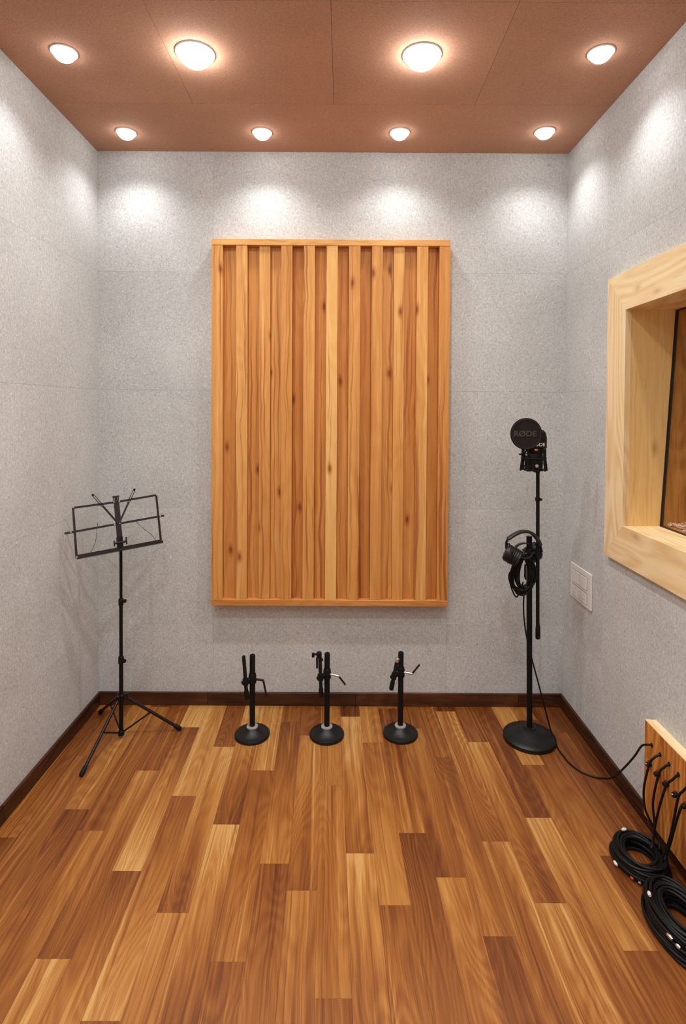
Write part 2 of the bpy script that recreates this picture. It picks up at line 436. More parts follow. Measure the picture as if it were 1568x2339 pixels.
ce = tag(MB().box(XL-.1, XR+.1, YF-.1, YB+.1, ZT+TH, ZT+.12).build('ceiling', M['ceil_back']), 'ceiling of large brown fibre boards', kind='structure')
CX = [XL, -.6546, -.0446, .5654, XR]
yy = [YB, 2.433]
while yy[-1] > YF: yy.append(max(YF, yy[-1]-.61))
for i in range(len(yy)-1):
    xs = CX if i else [XL, XR]
    for j in range(len(xs)-1):
        g = .0006
        MB().box(xs[j]+g, xs[j+1]-g, yy[i+1]+g, yy[i]-g, ZT, ZT+TH).build('ceiling_board', M['ceil'], ce)

# ---- skirting, in lengths
BH, BT = .069, .012
bk = tag(root('baseboard_back', (0, YB, 0)), 'dark brown wooden skirting along the back wall', kind='structure')
xs = [XL, -.695, .077, .928, XR]
for i, t in enumerate((.45, .30, .52, .34)):
    MB().cbox(xs[i]+.0004, xs[i+1]-.0004, YB-BT, YB-.0002, .0003, BH, .002).build('skirting_length', M['skirt_x'], bk, color=(t, t, 0, 1))
lf = tag(root('baseboard_left', (XL, 0, 0)), 'dark brown wooden skirting along the left wall', kind='structure')
rt = tag(root('baseboard_right', (XR, 0, 0)), 'dark brown wooden skirting along the right wall', kind='structure')
for par, x0, x1 in ((lf, XL+.0002, XL+BT), (rt, XR-BT, XR-.0002)):
    ys = [YF, .2, 1.05, 2.05, YB-BT]
    for i, t in enumerate((.3, .35, .22, .25)):
        MB().cbox(x0, x1, ys[i]+.0004, ys[i+1]-.0004, .0003, BH, .002).build('skirting_length', M['skirt_y'], par, color=(t, t, 0, 1))

# ---- studio window in the right wall
wn = tag(root('window_1', (XR, 1.5, 1.086)), 'deep pine-cased double studio window with tilted inner glass', kind='structure')
CW, CT = .155, .022
xc0, xc1 = XR-CT, XR
oy0, oy1, oz0, oz1 = WY0-CW, WY1+CW, WZ0-CW, WZ1+CW
def yz_board(poly, x0, x1, name, mat, t):
    b = MB(); n = len(poly)
    b.add([(x0, y, z) for y, z in poly] + [(x1, y, z) for y, z in poly], [tuple(range(n)), tuple(range(n, 2*n))] + [(i, (i+1) % n, n+(i+1) % n, n+i) for i in range(n)])
    return b.build(name, mat, wn, color=(t, t, 0, 1))
e = .0005
yz_board([(oy1, oz0+e), (oy1, oz1-e), (WY1, WZ1-e), (WY1, WZ0+e)], xc0, xc1, 'casing_board', M['pine_z'], .62)
yz_board([(oy0, oz0+e), (oy0, oz1-e), (WY0, WZ1-e), (WY0, WZ0+e)], xc0, xc1, 'casing_board', M['pine_z'], .6)
yz_board([(oy0, oz1), (oy1, oz1), (WY1, WZ1), (WY0, WZ1)], xc0, xc1, 'casing_board', M['pine_y'], .72)
yz_board([(oy0, oz0), (oy1, oz0), (WY1, WZ0), (WY0, WZ0)], xc0, xc1, 'casing_board', M['pine_y'], .58)
XG0, XG1, XE = 1.285, 1.335, 1.70      # glass line at sill and head, end of the lining
LT = .02
def gx(z): return XG0 + (XG1-XG0)*(z-WZ0)/(WZ1-WZ0)
def xz_board(pts, y0, y1, name, mat, t):
    b = MB(); n = len(pts)
    b.add([(x, y0, z) for x, z in pts] + [(x, y1, z) for x, z in pts], [tuple(range(n)), tuple(range(n, 2*n))] + [(i, (i+1) % n, n+(i+1) % n, n+i) for i in range(n)])
    return b.build(name, mat, wn, color=(t, t, 0, 1))
for (y0, y1) in ((WY1, WY1+LT), (WY0-LT, WY0)):
    xz_board([(XR, WZ0), (XG0, WZ0), (XG1, WZ1), (XR, WZ1)], y0, y1, 'lining_board', M['jamb_z'], .58)
    xz_board([(XG0+.012, WZ0), (XE, WZ0), (XE, WZ1), (XG1+.012, WZ1)], y0, y1, 'cavity_board', M['orange_z'], .5)
for nm, z0, z1, t, xg in (('lining_board', WZ1, WZ1+LT, .55, XG1), ('lining_board', WZ0-LT, WZ0, .62, XG0)):
    MB().box(XR, xg, WY0-LT, WY1+LT, z0, z1).build(nm, M['pine_y'], wn, color=(t, t, 0, 1))
    MB().box(xg+.012, XE, WY0-LT, WY1+LT, z0, z1).build('cavity_board', M['orange_z'], wn, color=(.5, .5, 0, 1))
# black gasket round the tilted pane, the pane itself, the outer pane
gk = MB()
for (y0, y1) in ((WY1-.004, WY1+LT), (WY0-LT, WY0+.004)):
    n = 4; pts = [(XG0, WZ0), (XG0+.012, WZ0), (XG1+.012, WZ1), (XG1, WZ1)]
    gk.add([(x, y0, z) for x, z in pts] + [(x, y1, z) for x, z in pts], [(0,1,2,3), (4,5,6,7)] + [(i, (i+1) % n, n+(i+1) % n, n+i) for i in range(n)])
gk.box(XG1, XG1+.012, WY0-LT, WY1+LT, WZ1-.004, WZ1+LT); gk.box(XG0, XG0+.012, WY0-LT, WY1+LT, WZ0-LT, WZ0+.004)
gk.build('gasket', M['gasket'], wn)
pn = MB(); pts = [(XG0+.003, WZ0+.004), (XG0+.009, WZ0+.004), (XG1+.009, WZ1-.004), (XG1+.003, WZ1-.004)]
pn.add([(x, WY0+.004, z) for x, z in pts] + [(x, WY1-.004, z) for x, z in pts], [(0,1,2,3), (4,5,6,7)] + [(i, (i+1) % 4, 4+(i+1) % 4, 4+i) for i in range(4)])
pn.build('pane', M['glass'], wn)
MB().box(1.62, 1.626, WY0, WY1, WZ0, WZ1).build('pane', M['glass'], wn)
bd = MB(); rb = random.Random(3)
for i in range(1500):
    y = WY1 - .004 - (rb.random()**1.6)*(WY1-WY0-.02); x = 1.315 + rb.random()*.29; r = .0045 + rb.random()*.003
    z = WZ0 + r*.8 + (rb.random()*.012 if rb.random() < .6 else 0)
    a = rb.random()*3
    vs = [Vector((math.cos(a+t)*r, math.sin(a+t)*r, 0)) for t in (0, 1.571, 3.142, 4.712)] + [Vector((0,0,r)), Vector((0,0,-r*.8))]
    bd.add([(x+v.x, y+v.y, z+v.z) for v in vs], [(0,1,4),(1,2,4),(2,3,4),(3,0,4),(1,0,5),(2,1,5),(3,2,5),(0,3,5)], True)
tag(bd.build('desiccant_beads', M['bead'], wn), 'pinkish desiccant beads lying between the panes', kind='stuff')
# the control room beyond, a plain shell
cr = MB(); cr.box(3.1, 3.2, .1, 3.0, 0, 2.87); cr.box(1.71, 3.2, 3.0, 3.1, 0, 2.87); cr.box(1.71, 3.2, 0, .1, 0, 2.87); cr.box(1.31, 3.2, 0, 3.1, 2.87, 2.97); cr.box(1.31, 3.2, 0, 3.1, -.1, 0)
tag(cr.build('wall_control_room', M['far']), 'plain dim walls of the control room beyond the window', kind='structure')

# ================================================================== CEILING LAMPS
def downlight(x, y, R, label, watts, cone, blend):
    r = root('downlight', (x, y, ZT), label, 'light', 'recessed ceiling downlights')
    MB().lathe([(R*.86, -.002), (R*.87, -.005), (R*1.02, -.0045), (R*1.06, -.001), (R*1.06, -.0002), (R*.86, -.0002)], (x, y, ZT), n=40).build('trim_ring', M['trim'], r)
    prof = [(R*.86*math.cos(a), -.0025 - R*.70*math.sin(a)) for a in [i*math.pi/2/8 for i in range(9)]]
    prof[-1] = (.0006, prof[-1][1])
    MB().lathe(prof, (x, y, ZT), n=32).build('lens', M['lens_big' if R > .06 else 'lens'], r)
    ld = bpy.data.lights.new('downlight_beam', 'SPOT'); ld.energy = watts; ld.color = LIGHT_COL
    ld.spot_size = math.radians(cone); ld.spot_blend = blend; ld.shadow_soft_size = .03
    lo = bpy.data.objects.new('downlight_beam', ld); COL.objects.link(lo); lo.parent = r; lo.location = (0, 0, -.012 - R*.70)
for x, y, R, lab, wt in (
    (-1.043, 2.690, .046, 'small round downlight in the back corner above the music stand', SPOT_W),
    (-.391, 2.684, .046, 'small round downlight by the back wall above the left half of the slat panel', SPOT_W),
    (.266, 2.677, .046, 'small round downlight by the back wall above the right half of the slat panel', SPOT_W),
    (.952, 2.660, .046, 'small round downlight in the back corner above the microphone', SPOT_W),
    (-1.040, 2.090, .046, 'small round downlight in the second row beside the left wall', SPOT_W),
    (-.554, 2.092, .070, 'large round ceiling light left of the middle ceiling seam', BIG_W),
    (.289, 2.094, .070, 'large round ceiling light right of the middle ceiling seam', BIG_W),
    (.946, 2.074, .046, 'small round downlight in the second row beside the right wall', SPOT_W)):
    downlight(x, y, R, lab, wt, 132, .85)
for row, y in (('third', 1.30), ('fourth', .3)):
    for side, x in (('left', -1.04), ('right', .95)):
        downlight(x, y, .046, f'small round downlight beside the {side} wall in the {row} row from the back', SPOT_W, 132, .85)
for row, y in (('second', 1.0), ('third', -.1), ('fourth', -.8)):  # unseen large lamps, added to lift the lower back wall
    for side, x in (('left', -.554), ('right', .289)):
        downlight(x, y, .070, f'added unseen large fill light on the {side} in the {row} pair from the back', BIG_W, 132, .85)
cl_ = root('cavity_fill_light', (2.2, 1.9, 2.87), 'added unseen fill light beyond the window, for the cavity', 'light')  # unseen lamp added to brighten the lining between the panes
MB().lathe([(.15, -.0003), (.15, -.03), (.14, -.035)], (2.2, 1.9, 2.87), n=32).build('housing', M['trim'], cl_)
MB().lathe([(.135, -.0352), (.135, -.042), (.001, -.046)], (2.2, 1.9, 2.87), n=32).build('lens', M['lens_far'], cl_)

# ================================================================== SLATTED WALL PANEL
pl = root('slat_panel', (-.061, YB, .548), 'tall framed panel of upright wooden slats at stepped depths', 'wall panel')
XB = [-.663, -.607, -.539, -.483, -.424, -.368, -.312, -.256, -.199, -.142, -.084, -.027, .029, .087, .144, .200, .257, .311, .372, .429, .486, .540]
KIND = 'SRPRMRPRPRPRPRPRMRPRS'
TONE = [.58,.46,.68,.48,.52,.60,.48,.34,.58,.45,.82,.45,.54,.35,.50,.54,.64,.46,.58,.33,.46]
YP, PZ0, PZ1, RW = 2.815, .548, 2.405, .031
DEP = {'S': 0.0, 'P': .0005, 'M': .010, 'R': .034}
for i, kd in enumerate(KIND):
    y0 = YP + DEP[kd]; g = .0003
    z0, z1 = PZ0+RW, PZ1-RW
    MB().cbox(XB[i]+g, XB[i+1]-g, y0, YB-.0005, z0+g, z1-g, .0008).build('stile' if kd == 'S' else 'slat', M['slat'], pl, color=(TONE[i], TONE[i], 0, 1))
for z0, z1, t in ((PZ0, PZ0+RW, .38), (PZ1-RW, PZ1, .70)):
    MB().cbox(XB[0], XB[-1], YP-.001, YB-.0005, z0, z1, .0012).build('rail', M['slat_x'], pl, color=(t, t, 0, 1))

# ================================================================== MUSIC STAND
mx, my = -1.033, 2.59
ms = root('music_stand', (mx, my, 0), 'folding black wire music stand on three legs in the left corner', 'music stand')
MB().tube([(mx, my, .012), (mx, my, .375)], .0098, 14).build('lower_pole', M['black'], ms)
MB().tube([(mx, my, .375), (mx, my, .65)], .0082, 14).build('middle_pole', M['black'], ms)
MB().tube([(mx, my, .65), (mx, my, .90)], .0068, 14).build('upper_pole', M['black'], ms)
for z, r, ka in ((.372, .0128, (.016, -.012, 0)), (.645, .0112, (.018, -.010, .006))):
    c = MB().lathe([(r*.85, -.018), (r, -.016), (r, .012), (r*.8, .015)], (mx, my, z), n=18).build('clamp_collar', M['blackm'], ms)
    a = Vector(ka).normalized(); p0 = Vector((mx, my, z)) + a*.008
    kb = MB().tube([p0, p0 + a*.014], .0045, 10); q = p0 + a*.018
    kb.lathe([(.003, -.006), (.0085, -.004), (.0085, .004), (.003, .006)], q, a, 12)
    kb.build('clamp_knob', M['blackm'], c)
hz = .196
MB().lathe([(.011, -.02), (.016, -.016), (.017, .008), (.012, .014)], (mx, my, hz), n=18).build('leg_hub', M['blackm'], ms)
for fx, fy in ((-1.091, 2.312), (-.774, 2.653), (-1.222, 2.795)):
    d = Vector((fx-mx, fy-my, 0)).normalized()
    top = Vector((mx, my, hz)) + d*.016; foot = Vector((fx, fy, .0075))
    lg = MB().tube([top, foot], .0072, 10)
    lg.obox(top + Vector((0,0,.002)), d, d.cross(Vector((0,0,1))), (0,0,1), .016, .007, .010)
    lgo = lg.build('leg', M['bronze'], ms)
    ax = (foot-top).normalized()
    MB().tube([foot-ax*.035, foot-ax*.03, foot-ax*.002, foot+ax*.004], [.0075, .0098, .0100, .0075], 12).build('rubber_foot', M['rubber'], lgo)
    mid = top.lerp(foot, .46)
    MB().tube([(mx, my, .022), mid - Vector((0,0,.004))], .0042, 8).build('brace', M['bronze'], ms)
MB().lathe([(.010, 0), (.0135, .002), (.0135, .02), (.0100, .024)], (mx, my, .012), n=16).build('brace_ring', M['blackm'], ms)
TL, TR, BR, BL = map(Vector, ((-1.222, 2.52, 1.097), (-.918, 2.74, 1.122), (-.875, 2.68, .907), (-1.178, 2.46, .888)))
ML, MR = Vector((-1.234, 2.472, .991)), Vector((-.876, 2.722, 1.024))
PT, PB = (TL+TR)/2 + Vector((0, 0, -.004)), (BL+BR)/2
nrm = (TR-TL).cross(BL-TL).normalized()
if nrm.y > 0: nrm = -nrm
rgt = (TR-TL).normalized(); upv = (PT-PB).normalized()
def bar(a, b, r=.0042, n=8): return MB().tube([a, b], r, n)
dk = MB()
def flatbar(name, a, b, wd=.0095, th=.003, mat='bronze', par=ms):
    a, b = Vector(a), Vector(b); d = (b-a).normalized(); s_ = d.cross(nrm).normalized()
    return MB().obox((a+b)/2, d, s_, nrm, (b-a).length/2 + wd*.3, wd/2, th/2).build(name, M[mat], par)
flatbar('desk_bar', TL, PT - rgt*.01); flatbar('desk_bar', PT + rgt*.01, TR)
flatbar('desk_bar', TL, BL); flatbar('desk_bar', TR, BR)
flatbar('desk_bar', ML, (ML+MR)/2 - rgt*.01 + nrm*.003); flatbar('desk_bar', (ML+MR)/2 + rgt*.01 + nrm*.003, MR)
for a, b in ((BL, PB - rgt*.004), (PB + rgt*.004, BR)):
    lp = MB(); mid = (a+b)/2; d = (b-a).normalized(); s_ = d.cross(nrm).normalized(); L_ = (b-a).length/2
    lp.obox(mid, d, s_, nrm, L_, .0095, .0014); lp.obox(mid + nrm*.018 - upv*.009, d, s_, nrm, L_, .0014, .018); lp.obox(mid + nrm*.036 - upv*.005, d, s_, nrm, L_, .005, .0014)
    lp.build('music_ledge', M['bronze'], ms)
post = MB().obox((PT+PB)/2 + nrm*.002, upv, rgt, nrm, (PT-PB).length/2 + .006, .012, .004).build('centre_post', M['bronze'], ms)
for q in (PT - rgt*.012, PT + rgt*.012, (ML+MR)/2 - rgt*.012, (ML+MR)/2 + rgt*.012, TL, TR, BL, BR, ML + rgt*.022, MR - rgt*.018):
    MB().lathe([(.0036, 0), (.0030, .0022), (.0010, .0032)], q + nrm*.0062, nrm, 10).build('rivet', M['zinc'], ms)
cp = MB().tube([PT + upv*.002, PT + upv*.022], .0055, 10); cp.obox(PT + upv*.026, upv, rgt, nrm, .004, .015, .004)
cp.obox(PT + upv*.014 + rgt*.010, upv, rgt, nrm, .008, .002, .004); cp.obox(PT + upv*.014 - rgt*.010, upv, rgt, nrm, .008, .002, .004)
cp.build('top_clip', M['bronze'], ms)
ap = PT.lerp(PB, .48) + nrm*.008
for tip in (Vector((-1.157, 2.575, 1.148)), Vector((-1.007, 2.69, 1.156))):
    hm = ap.lerp(tip, .62)
    flatbar('page_arm', ap, hm, .0085, .003)
    d = (tip-hm).normalized(); s_ = d.cross(nrm).normalized()
    MB().tube([hm + s_*.004, tip + s_*.004 - d*.004, tip, tip - s_*.004 - d*.004, hm - s_*.004], .0016, 6).build('arm_loop', M['black'], ms)
    MB().tube([tip - d*.006, tip + d*.004], .0052, 8).build('arm_tip', M['rubber'], ms)
tb = MB(); c0 = PB + upv*.03
tb.obox(c0 - nrm*.004, upv, rgt, nrm, .026, .013, .010); tb.lathe([(.005, -.028), (.005, .028)], c0 + nrm*.004, rgt, 10)
tb.build('tilt_bracket', M['bronze'], ms)
wk = MB(); kc = c0 + rgt*.028 + nrm*.004
wk.obox(kc + upv*.010, upv, rgt, nrm, .010, .0025, .005); wk.obox(kc - upv*.006 + nrm*.002, upv, rgt, nrm, .008, .0025, .005)
wk.build('wing_nut', M['black'], ms)
MB().obox(c0 - rgt*.026 + nrm*.004, upv, rgt, nrm, .013, .0022, .005).build('bracket_plate', M['black'], ms)
for pts in ([BL.lerp(BR, .14) + nrm*.02, BL.lerp(BR, .2) + upv*.045 + nrm*.03, BL.lerp(BR, .225) + upv*.085 + nrm*.03, BL.lerp(BR, .25) + upv*.125 + nrm*.02],
            [BL.lerp(BR, .93) + nrm*.02, BL.lerp(BR, .87) + upv*.035 + nrm*.03, BL.lerp(BR, .77) + upv*.075 + nrm*.03, BL.lerp(BR, .71) + upv*.108 + nrm*.02]):
    b = MB().tube(smooth_path(pts, 6), .0011, 6); b.tube([pts[-1], pts[-1] + upv*.006], .0022, 6)
    b.build('page_wire', M['wire'], ms)

# ================================================================== SHORT MICROPHONE STANDS
def short_stand(bx, by, lab, top, boom_a, boom_b, cz, handle, hmat, clip=False, tipm=None):
    r = root('short_mic_stand', (bx, by, 0), lab, 'microphone stand', 'short boom stands in front of the back wall')
    MB().lathe([(.079, .0002), (.0825, .003), (.0825, .012), (.080, .0155), (.070, .0175), (.058, .021), (.040, .032), (.030, .041), (.026, .0425), (.0, .0425)][:-1], (bx, by, 0), n=56).build('base', M['castiron'], r)
    MB().lathe([(.0135, .0425), (.027, .0425), (.0265, .047), (.0175, .0485), (.0135, .0485)], (bx, by, 0), n=32).build('washer_ring', M['zinc'], r)
    MB().lathe([(.0132, .0426), (.0132, top-.006), (.0112, top-.001), (.0085, top), (.0085, top-.004)], (bx, by, 0), n=24).build('pole', M['black'], r)
    cl = MB().lathe([(.0150, -.022), (.0185, -.018), (.0185, .010), (.0165, .024), (.0140, .028)], (bx, by, cz), n=24)
    a, b = Vector(boom_a), Vector(boom_b); ax = (b-a).normalized()
    t = (cz - a.z)/(b.z-a.z); pc = a.lerp(b, t)
    cl.tube([(bx, by, cz), pc], .010, 14); cl.tube([pc - ax*.014, pc + ax*.014], .0135, 16); cl.tube([pc, pc + (pc-Vector((bx, by, cz))).normalized()*.018], .009, 12)
    clo = cl.build('boom_clamp', M['blackm'], r)
    n = 10
    MB().tube([a, a + ax*.004, b - ax*.045, b - ax*.04, b - ax*.004, b], [.0062, .0085, .0085, .0108, .0108, .0065], 14).build('boom_arm', M['black'], r)
    hd = [Vector(q) for q in handle]
    sd = (hd[1]-hd[0]).normalized(); vd = (hd[2]-hd[1]).normalized()
    MB().tube([Vector((bx, by, cz)).lerp(hd[0], .55), hd[0], hd[1], hd[1] + sd*.003 + vd*.0035], .0052, 10).build('handle_shank', M[hmat], clo)
    MB().tube([hd[1] + sd*.002 + vd*.001, hd[1] + sd*.0022 + vd*.008, hd[2]], [.0050, .0046, .0042], 10).build('handle_lever', M['black' if hmat == 'black' else 'bronze'], clo)
    if tipm: MB().lathe([(.0088, -.006), (.0095, -.002), (.0095, .010), (.0070, .014), (.0010, .0150)], a, -ax, 16).build('threaded_tip', M['chrome'], r)
    if clip:
        k = MB(); k.lathe([(.010, -.012), (.012, -.010), (.012, .012), (.009, .014)], a + Vector((-.003, 0, -.002)), (0, 0, 1), 14)
        k.tube([a + Vector((-.008, 0, .002)), a + Vector((-.030, 0, .000))], .0048, 10); k.obox(a + Vector((-.031, 0, -.003)), (1,0,0), (0,1,0), (0,0,1), .006, .006, .009)
        k.tube([a + Vector((-.013, -.008, -.012)), a + Vector((-.012, -.009, -.060))], .0048, 10)
        k.tube([a + Vector((.006, 0, -.022)), a + Vector((.010, 0, -.030))], .008, 10)
        k.build('mic_clip', M['blackm'], r)
short_stand(-.420, 2.613, 'short round-base microphone stand with a black bent handle, leftmost of the three', .388, (-.457, 2.585, .394), (-.441, 2.585, .187), .272,
    [(-.401, 2.605, .273), (-.369, 2.60, .272), (-.348, 2.58, .204)], 'black')
short_stand(-.066, 2.616, 'short round-base microphone stand with a clip on its boom, between the other two', .396, (-.100, 2.585, .402), (-.092, 2.585, .200), .295,
    [(-.046, 2.605, .298), (-.014, 2.60, .294), (.021, 2.60, .252)], 'chrome', clip=True)
short_stand(.285, 2.626, 'short round-base microphone stand with a slanted silver-tipped boom, nearest the tall stand', .398, (.263, 2.588, .374), (.236, 2.592, .232), .300,
    [(.304, 2.615, .305), (.334, 2.61, .301), (.372, 2.61, .345)], 'chrome', tipm=True)

# ================================================================== TALL MICROPHONE STAND
tx, ty = .890, 2.592
ts = root('tall_mic_stand', (tx, ty, 0), 'tall black microphone stand with heavy domed round base in the right corner', 'microphone stand')
MB().lathe([(.116, .0002), (.120, .004), (.120, .018), (.116, .0225), (.100, .028), (.075, .039), (.050, .050), (.034, .056), (.030, .057)], (tx, ty, 0), n=64).build('base', M['castiron'], ts)
MB().lathe([(.0135, .057), (.030, .057), (.029, .061), (.020, .063), (.0135, .063)], (tx, ty, 0), n=32).build('washer_ring', M['castiron'], ts)
MB().tube([(tx, ty, .0572), (tx-.012, ty, .962)], .0130, 20).build('pole', M['black'], ts)
px_ = tx-.011
cz = .884
cl = MB().lathe([(.0155, -.022), (.0185, -.018), (.0185, .014), (.0155, .022)], (px_, ty, cz), n=22)
cl.tube([(px_, ty, cz), (.914, 2.577, cz)], .010, 12); cl.tube([(.914, 2.577, cz-.018), (.914, 2.577, cz+.018)], .0135, 16)
clo = cl.build('boom_clamp', M['blackm'], ts)
MB().tube([(.914, 2.577, cz), (.932, 2.573, cz)], .010, 12).build('clamp_knob', M['blackm'], clo)
MB().tube([(px_-.010, ty-.012, cz+.004), (px_-.035, ty-.03, cz+.006), (px_-.046, ty-.035, cz+.020)], .0045, 8).build('handle_lever', M['chrome'], clo)
MB().tube([(.918, 2.575, .486), (.918, 2.575, .49), (.918, 2.575, .535), (.918, 2.575, .545), (.9165, 2.575, .560), (.9085, 2.575, 1.268)], [.0095, .0112, .0112, .0095, .0083, .0083], 16).build('boom_arm', M['black'], ts)
cc = MB().lathe([(.0100, -.009), (.0118, -.007), (.0118, .007), (.0100, .009)], (.910, 2.575, 1.138), n=18); cc.tube([(.910, 2.575, 1.138), (.929, 2.573, 1.137)], .0055, 10)
cc.build('boom_collar', M['blackm'], ts)

# ---- shock mount with pop filter, on the boom end
sx, sy = .877, 2.540
sm = root('shock_mount', (.908, 2.575, 1.27), 'black shock mount with elastic cords and round pop filter on the boom', 'shock mount')
b = MB()
b.torus((sx, sy, 1.333), (0, 0, 1), .054, .0042, 40, 8, .8)
b.torus((sx, sy, 1.280), (0, 0, 1), .043, .0045, 36, 8, .8)
b.build('outer_ring', M['blackm'], sm)
ringp = [(-.054, 0), (.054, 0), (-.036, -.032), (.036, -.032), (-.036, .032), (.036, .032)]
for (dx, dy) in ringp:
    MB().tube([(sx+dx*.98, sy+dy*.98, 1.375), (sx+dx*.98, sy+dy*.98, 1.333), (sx+dx*1.12, sy+dy*1.12, 1.275)], [.0036, .0046, .0046], 8).build('upright', M['blackm'], sm)
for (dx, dy) in ringp:
    a = Vector((sx+dx*1.10, sy+dy*1.10, 1.277)); c1 = Vector((sx+dx*.72+.010, sy+dy*.72, 1.312)); c2 = Vector((sx+dx*.72-.010, sy+dy*.72, 1.298))
    MB().tube([c1, a, c2], .0016, 6).build('elastic_cord', M['rubber'], sm)
b = MB().lathe([(.030, 0), (.040, .004), (.041, .030), (.040, .066), (.037, .070)], (sx, sy, 1.284), n=32, sy=.85)
b.lathe([(.010, -.010), (.012, -.004), (.012, .006), (.008, .010)], (sx-.026, sy-.015, 1.284), n=14); b.lathe([(.010, -.014), (.013, -.006), (.013, .006), (.008, .010)], (sx+.004, sy-.02, 1.284), n=14)
b.tube([(sx+.02, sy+.02, 1.287), (.908, 2.575, 1.275), (.908, 2.575, 1.262)], [.008, .0105, .0105], 12)
b.build('cradle', M['blackm'], sm)
MB().lathe([(.006, -.004), (.008, 0), (.006, .004)], (sx+.001, sy-.040, 1.300), (0,1,0), 14).build('mount_knob', M['zinc'], sm)
pc = Vector((.808, 2.44, 1.448)); pnm = Vector((.0, -1, 0.0))
pf = MB().torus(pc, pnm, .0665, .0036, 56, 10).build('pop_filter_ring', M['blackm'], sm)
MB().lathe([(.066, -.0012), (.066, .0012)], pc, pnm, 56).build('pop_filter_mesh', M['mesh'], sm)
MB().torus(pc + Vector((0, -.003, 0)), pnm, .0635, .0009, 56, 6).build('rim_line', M['print_grey'], sm)
b = MB().tube(smooth_path([(.823, 2.52, 1.352), (.822, 2.49, 1.366), (.815, 2.452, 1.374), (.809, 2.441, 1.384)], 5), .0046, 8)
b.lathe([(.006, -.008), (.0085, -.006), (.0085, .006), (.006, .008)], (.820, 2.515, 1.352), (1, 0, 0), 12); b.tube([(.802, 2.515, 1.352), (.815, 2.515, 1.352)], .0038, 8)
b.build('filter_arm', M['blackm'], sm)
MB().lathe([(.0045, -.002), (.0045, .004), (.003, .005)], (.828, 2.500, 1.352), (0, -1, 0), 10).build('arm_screw', M['chrome'], sm)

def text_mesh(body, size, offset, width, mat, parent, name, loc, bend=None, spacing=1.0):
    cu = bpy.data.curves.new('lettering', 'FONT'); cu.body = body; cu.size = size; cu.align_x = 'CENTER'; cu.align_y = 'CENTER'
    cu.extrude = .0004; cu.offset = offset; cu.space_character = spacing; cu.resolution_u = 4
    tmp = bpy.data.objects.new('lettering', cu); COL.objects.link(tmp)
    dg = bpy.context.evaluated_depsgraph_get(); me = bpy.data.meshes.new_from_object(tmp.evaluated_get(dg))
    bpy.data.objects.remove(tmp); bpy.data.curves.remove(cu)
    xs = [v.co.x for v in me.vertices]; s_ = width/(max(xs)-min(xs)); cx_ = (max(xs)+min(xs))/2
    ys_ = [v.co.y for v in me.vertices]; cy_ = (max(ys_)+min(ys_))/2
    b = MB(); vs = []
    for v in me.vertices:
        x, z, d = (v.co.x-cx_)*s_, (v.co.y-cy_), v.co.z
        y = -d
        if bend: y += -math.sqrt(max(0, 1-(x/bend[0])**2))*bend[1]
        vs.append((loc[0]+x, loc[1]+y, loc[2]+z))
    b.add(vs, [list(p.vertices) for p in me.polygons]); bpy.data.meshes.remove(me)
    return b.build(name, mat, parent)
text_mesh('RØDE', .034, .0011, .100, M['print_grey'], sm, 'lettering', (.803, 2.4375, 1.449))

# ---- the microphone in it
mic = root('microphone', (sx+.006, sy, 1.318), 'black side-address studio microphone behind the pop filter', 'microphone')
qx = sx+.008
MB().lathe([(.038, .0365), (.039, .038), (.040, .05), (.044, .060)], (qx, sy, 1.318), n=36, sy=.72).build('body', M['black'], mic)
MB().lathe([(.044, .060), (.0495, .066), (.0495, .110), (.045, .130), (.036, .142), (.020, .147), (.001, .148)], (qx, sy, 1.318), n=40, sy=.72).build('grille', M['blackm'], mic)
MB().lathe([(.0445, .058), (.0505, .062), (.0505, .068), (.046, .070)], (qx, sy, 1.318), n=40, sy=.72).build('band', M['black'], mic)
text_mesh('RØDE', .021, .0004, .064, M['print_white'], mic, 'lettering', (qx+.000, sy-.0012, 1.397), bend=(.0495, .0356))
MB().lathe([(.0078, -.001), (.0078, .0012), (.006, .0016)], (qx-.008, sy-.0305, 1.3745), (0, -1, .1), 18, sy=.8).build('gold_dot', M['gold'], mic)

# ---- headphones slung over the stand head
hp = root('headphones', (.865, 2.58, .975), 'black over-ear headphones hung on the tall stand with coiled lead', 'headphones')
arc = smooth_path([(.757, 2.545, .915), (.760, 2.548, .948), (.784, 2.553, .970), (.834, 2.562, .990), (.880, 2.570, .982), (.911, 2.560, .946), (.922, 2.548, .898)], 8)
n_ = len(arc)
def ribbon(path, wd, th, name, mat, i0=0, i1=None):
    i1 = i1 if i1 is not None else len(path); P_ = path[i0:i1]; b = MB(); v = []; m2 = 12
    for i, p_ in enumerate(P_):
        t = (P_[min(i+1, len(P_)-1)] - P_[max(i-1, 0)]).normalized(); dv = Vector((.28, -.96, 0)); dv = (dv - t*dv.dot(t)).normalized(); nn = t.cross(dv)
        for k in range(m2):
            a = 2*math.pi*k/m2; v.append(p_ + dv*math.copysign(abs(math.cos(a))**.6, math.cos(a))*wd/2 + nn*math.copysign(abs(math.sin(a))**.8, math.sin(a))*th/2)
    fs = [(i*m2+k, i*m2+(k+1) % m2, (i+1)*m2+(k+1) % m2, (i+1)*m2+k) for i in range(len(P_)-1) for k in range(m2)]
    b.add(v, fs, True); o_ = len(v)
    b.f.append(list(range(m2))[::-1]); b.sm.append(False); b.f.append([o_-m2+k for k in range(m2)]); b.sm.append(False)
    return b.build(name, M[mat], hp)
ribbon(arc, .026, .015, 'headband', 'band', 11, n_-5)
ribbon(arc, .016, .0055, 'slider', 'black', 0, 13)
ribbon(arc, .016, .0055, 'slider', 'black', n_-8, n_)
inner = smooth_path([(.798, 2.56, .905), (.815, 2.565, .925), (.845, 2.572, .934), (.870, 2.575, .930)], 6)
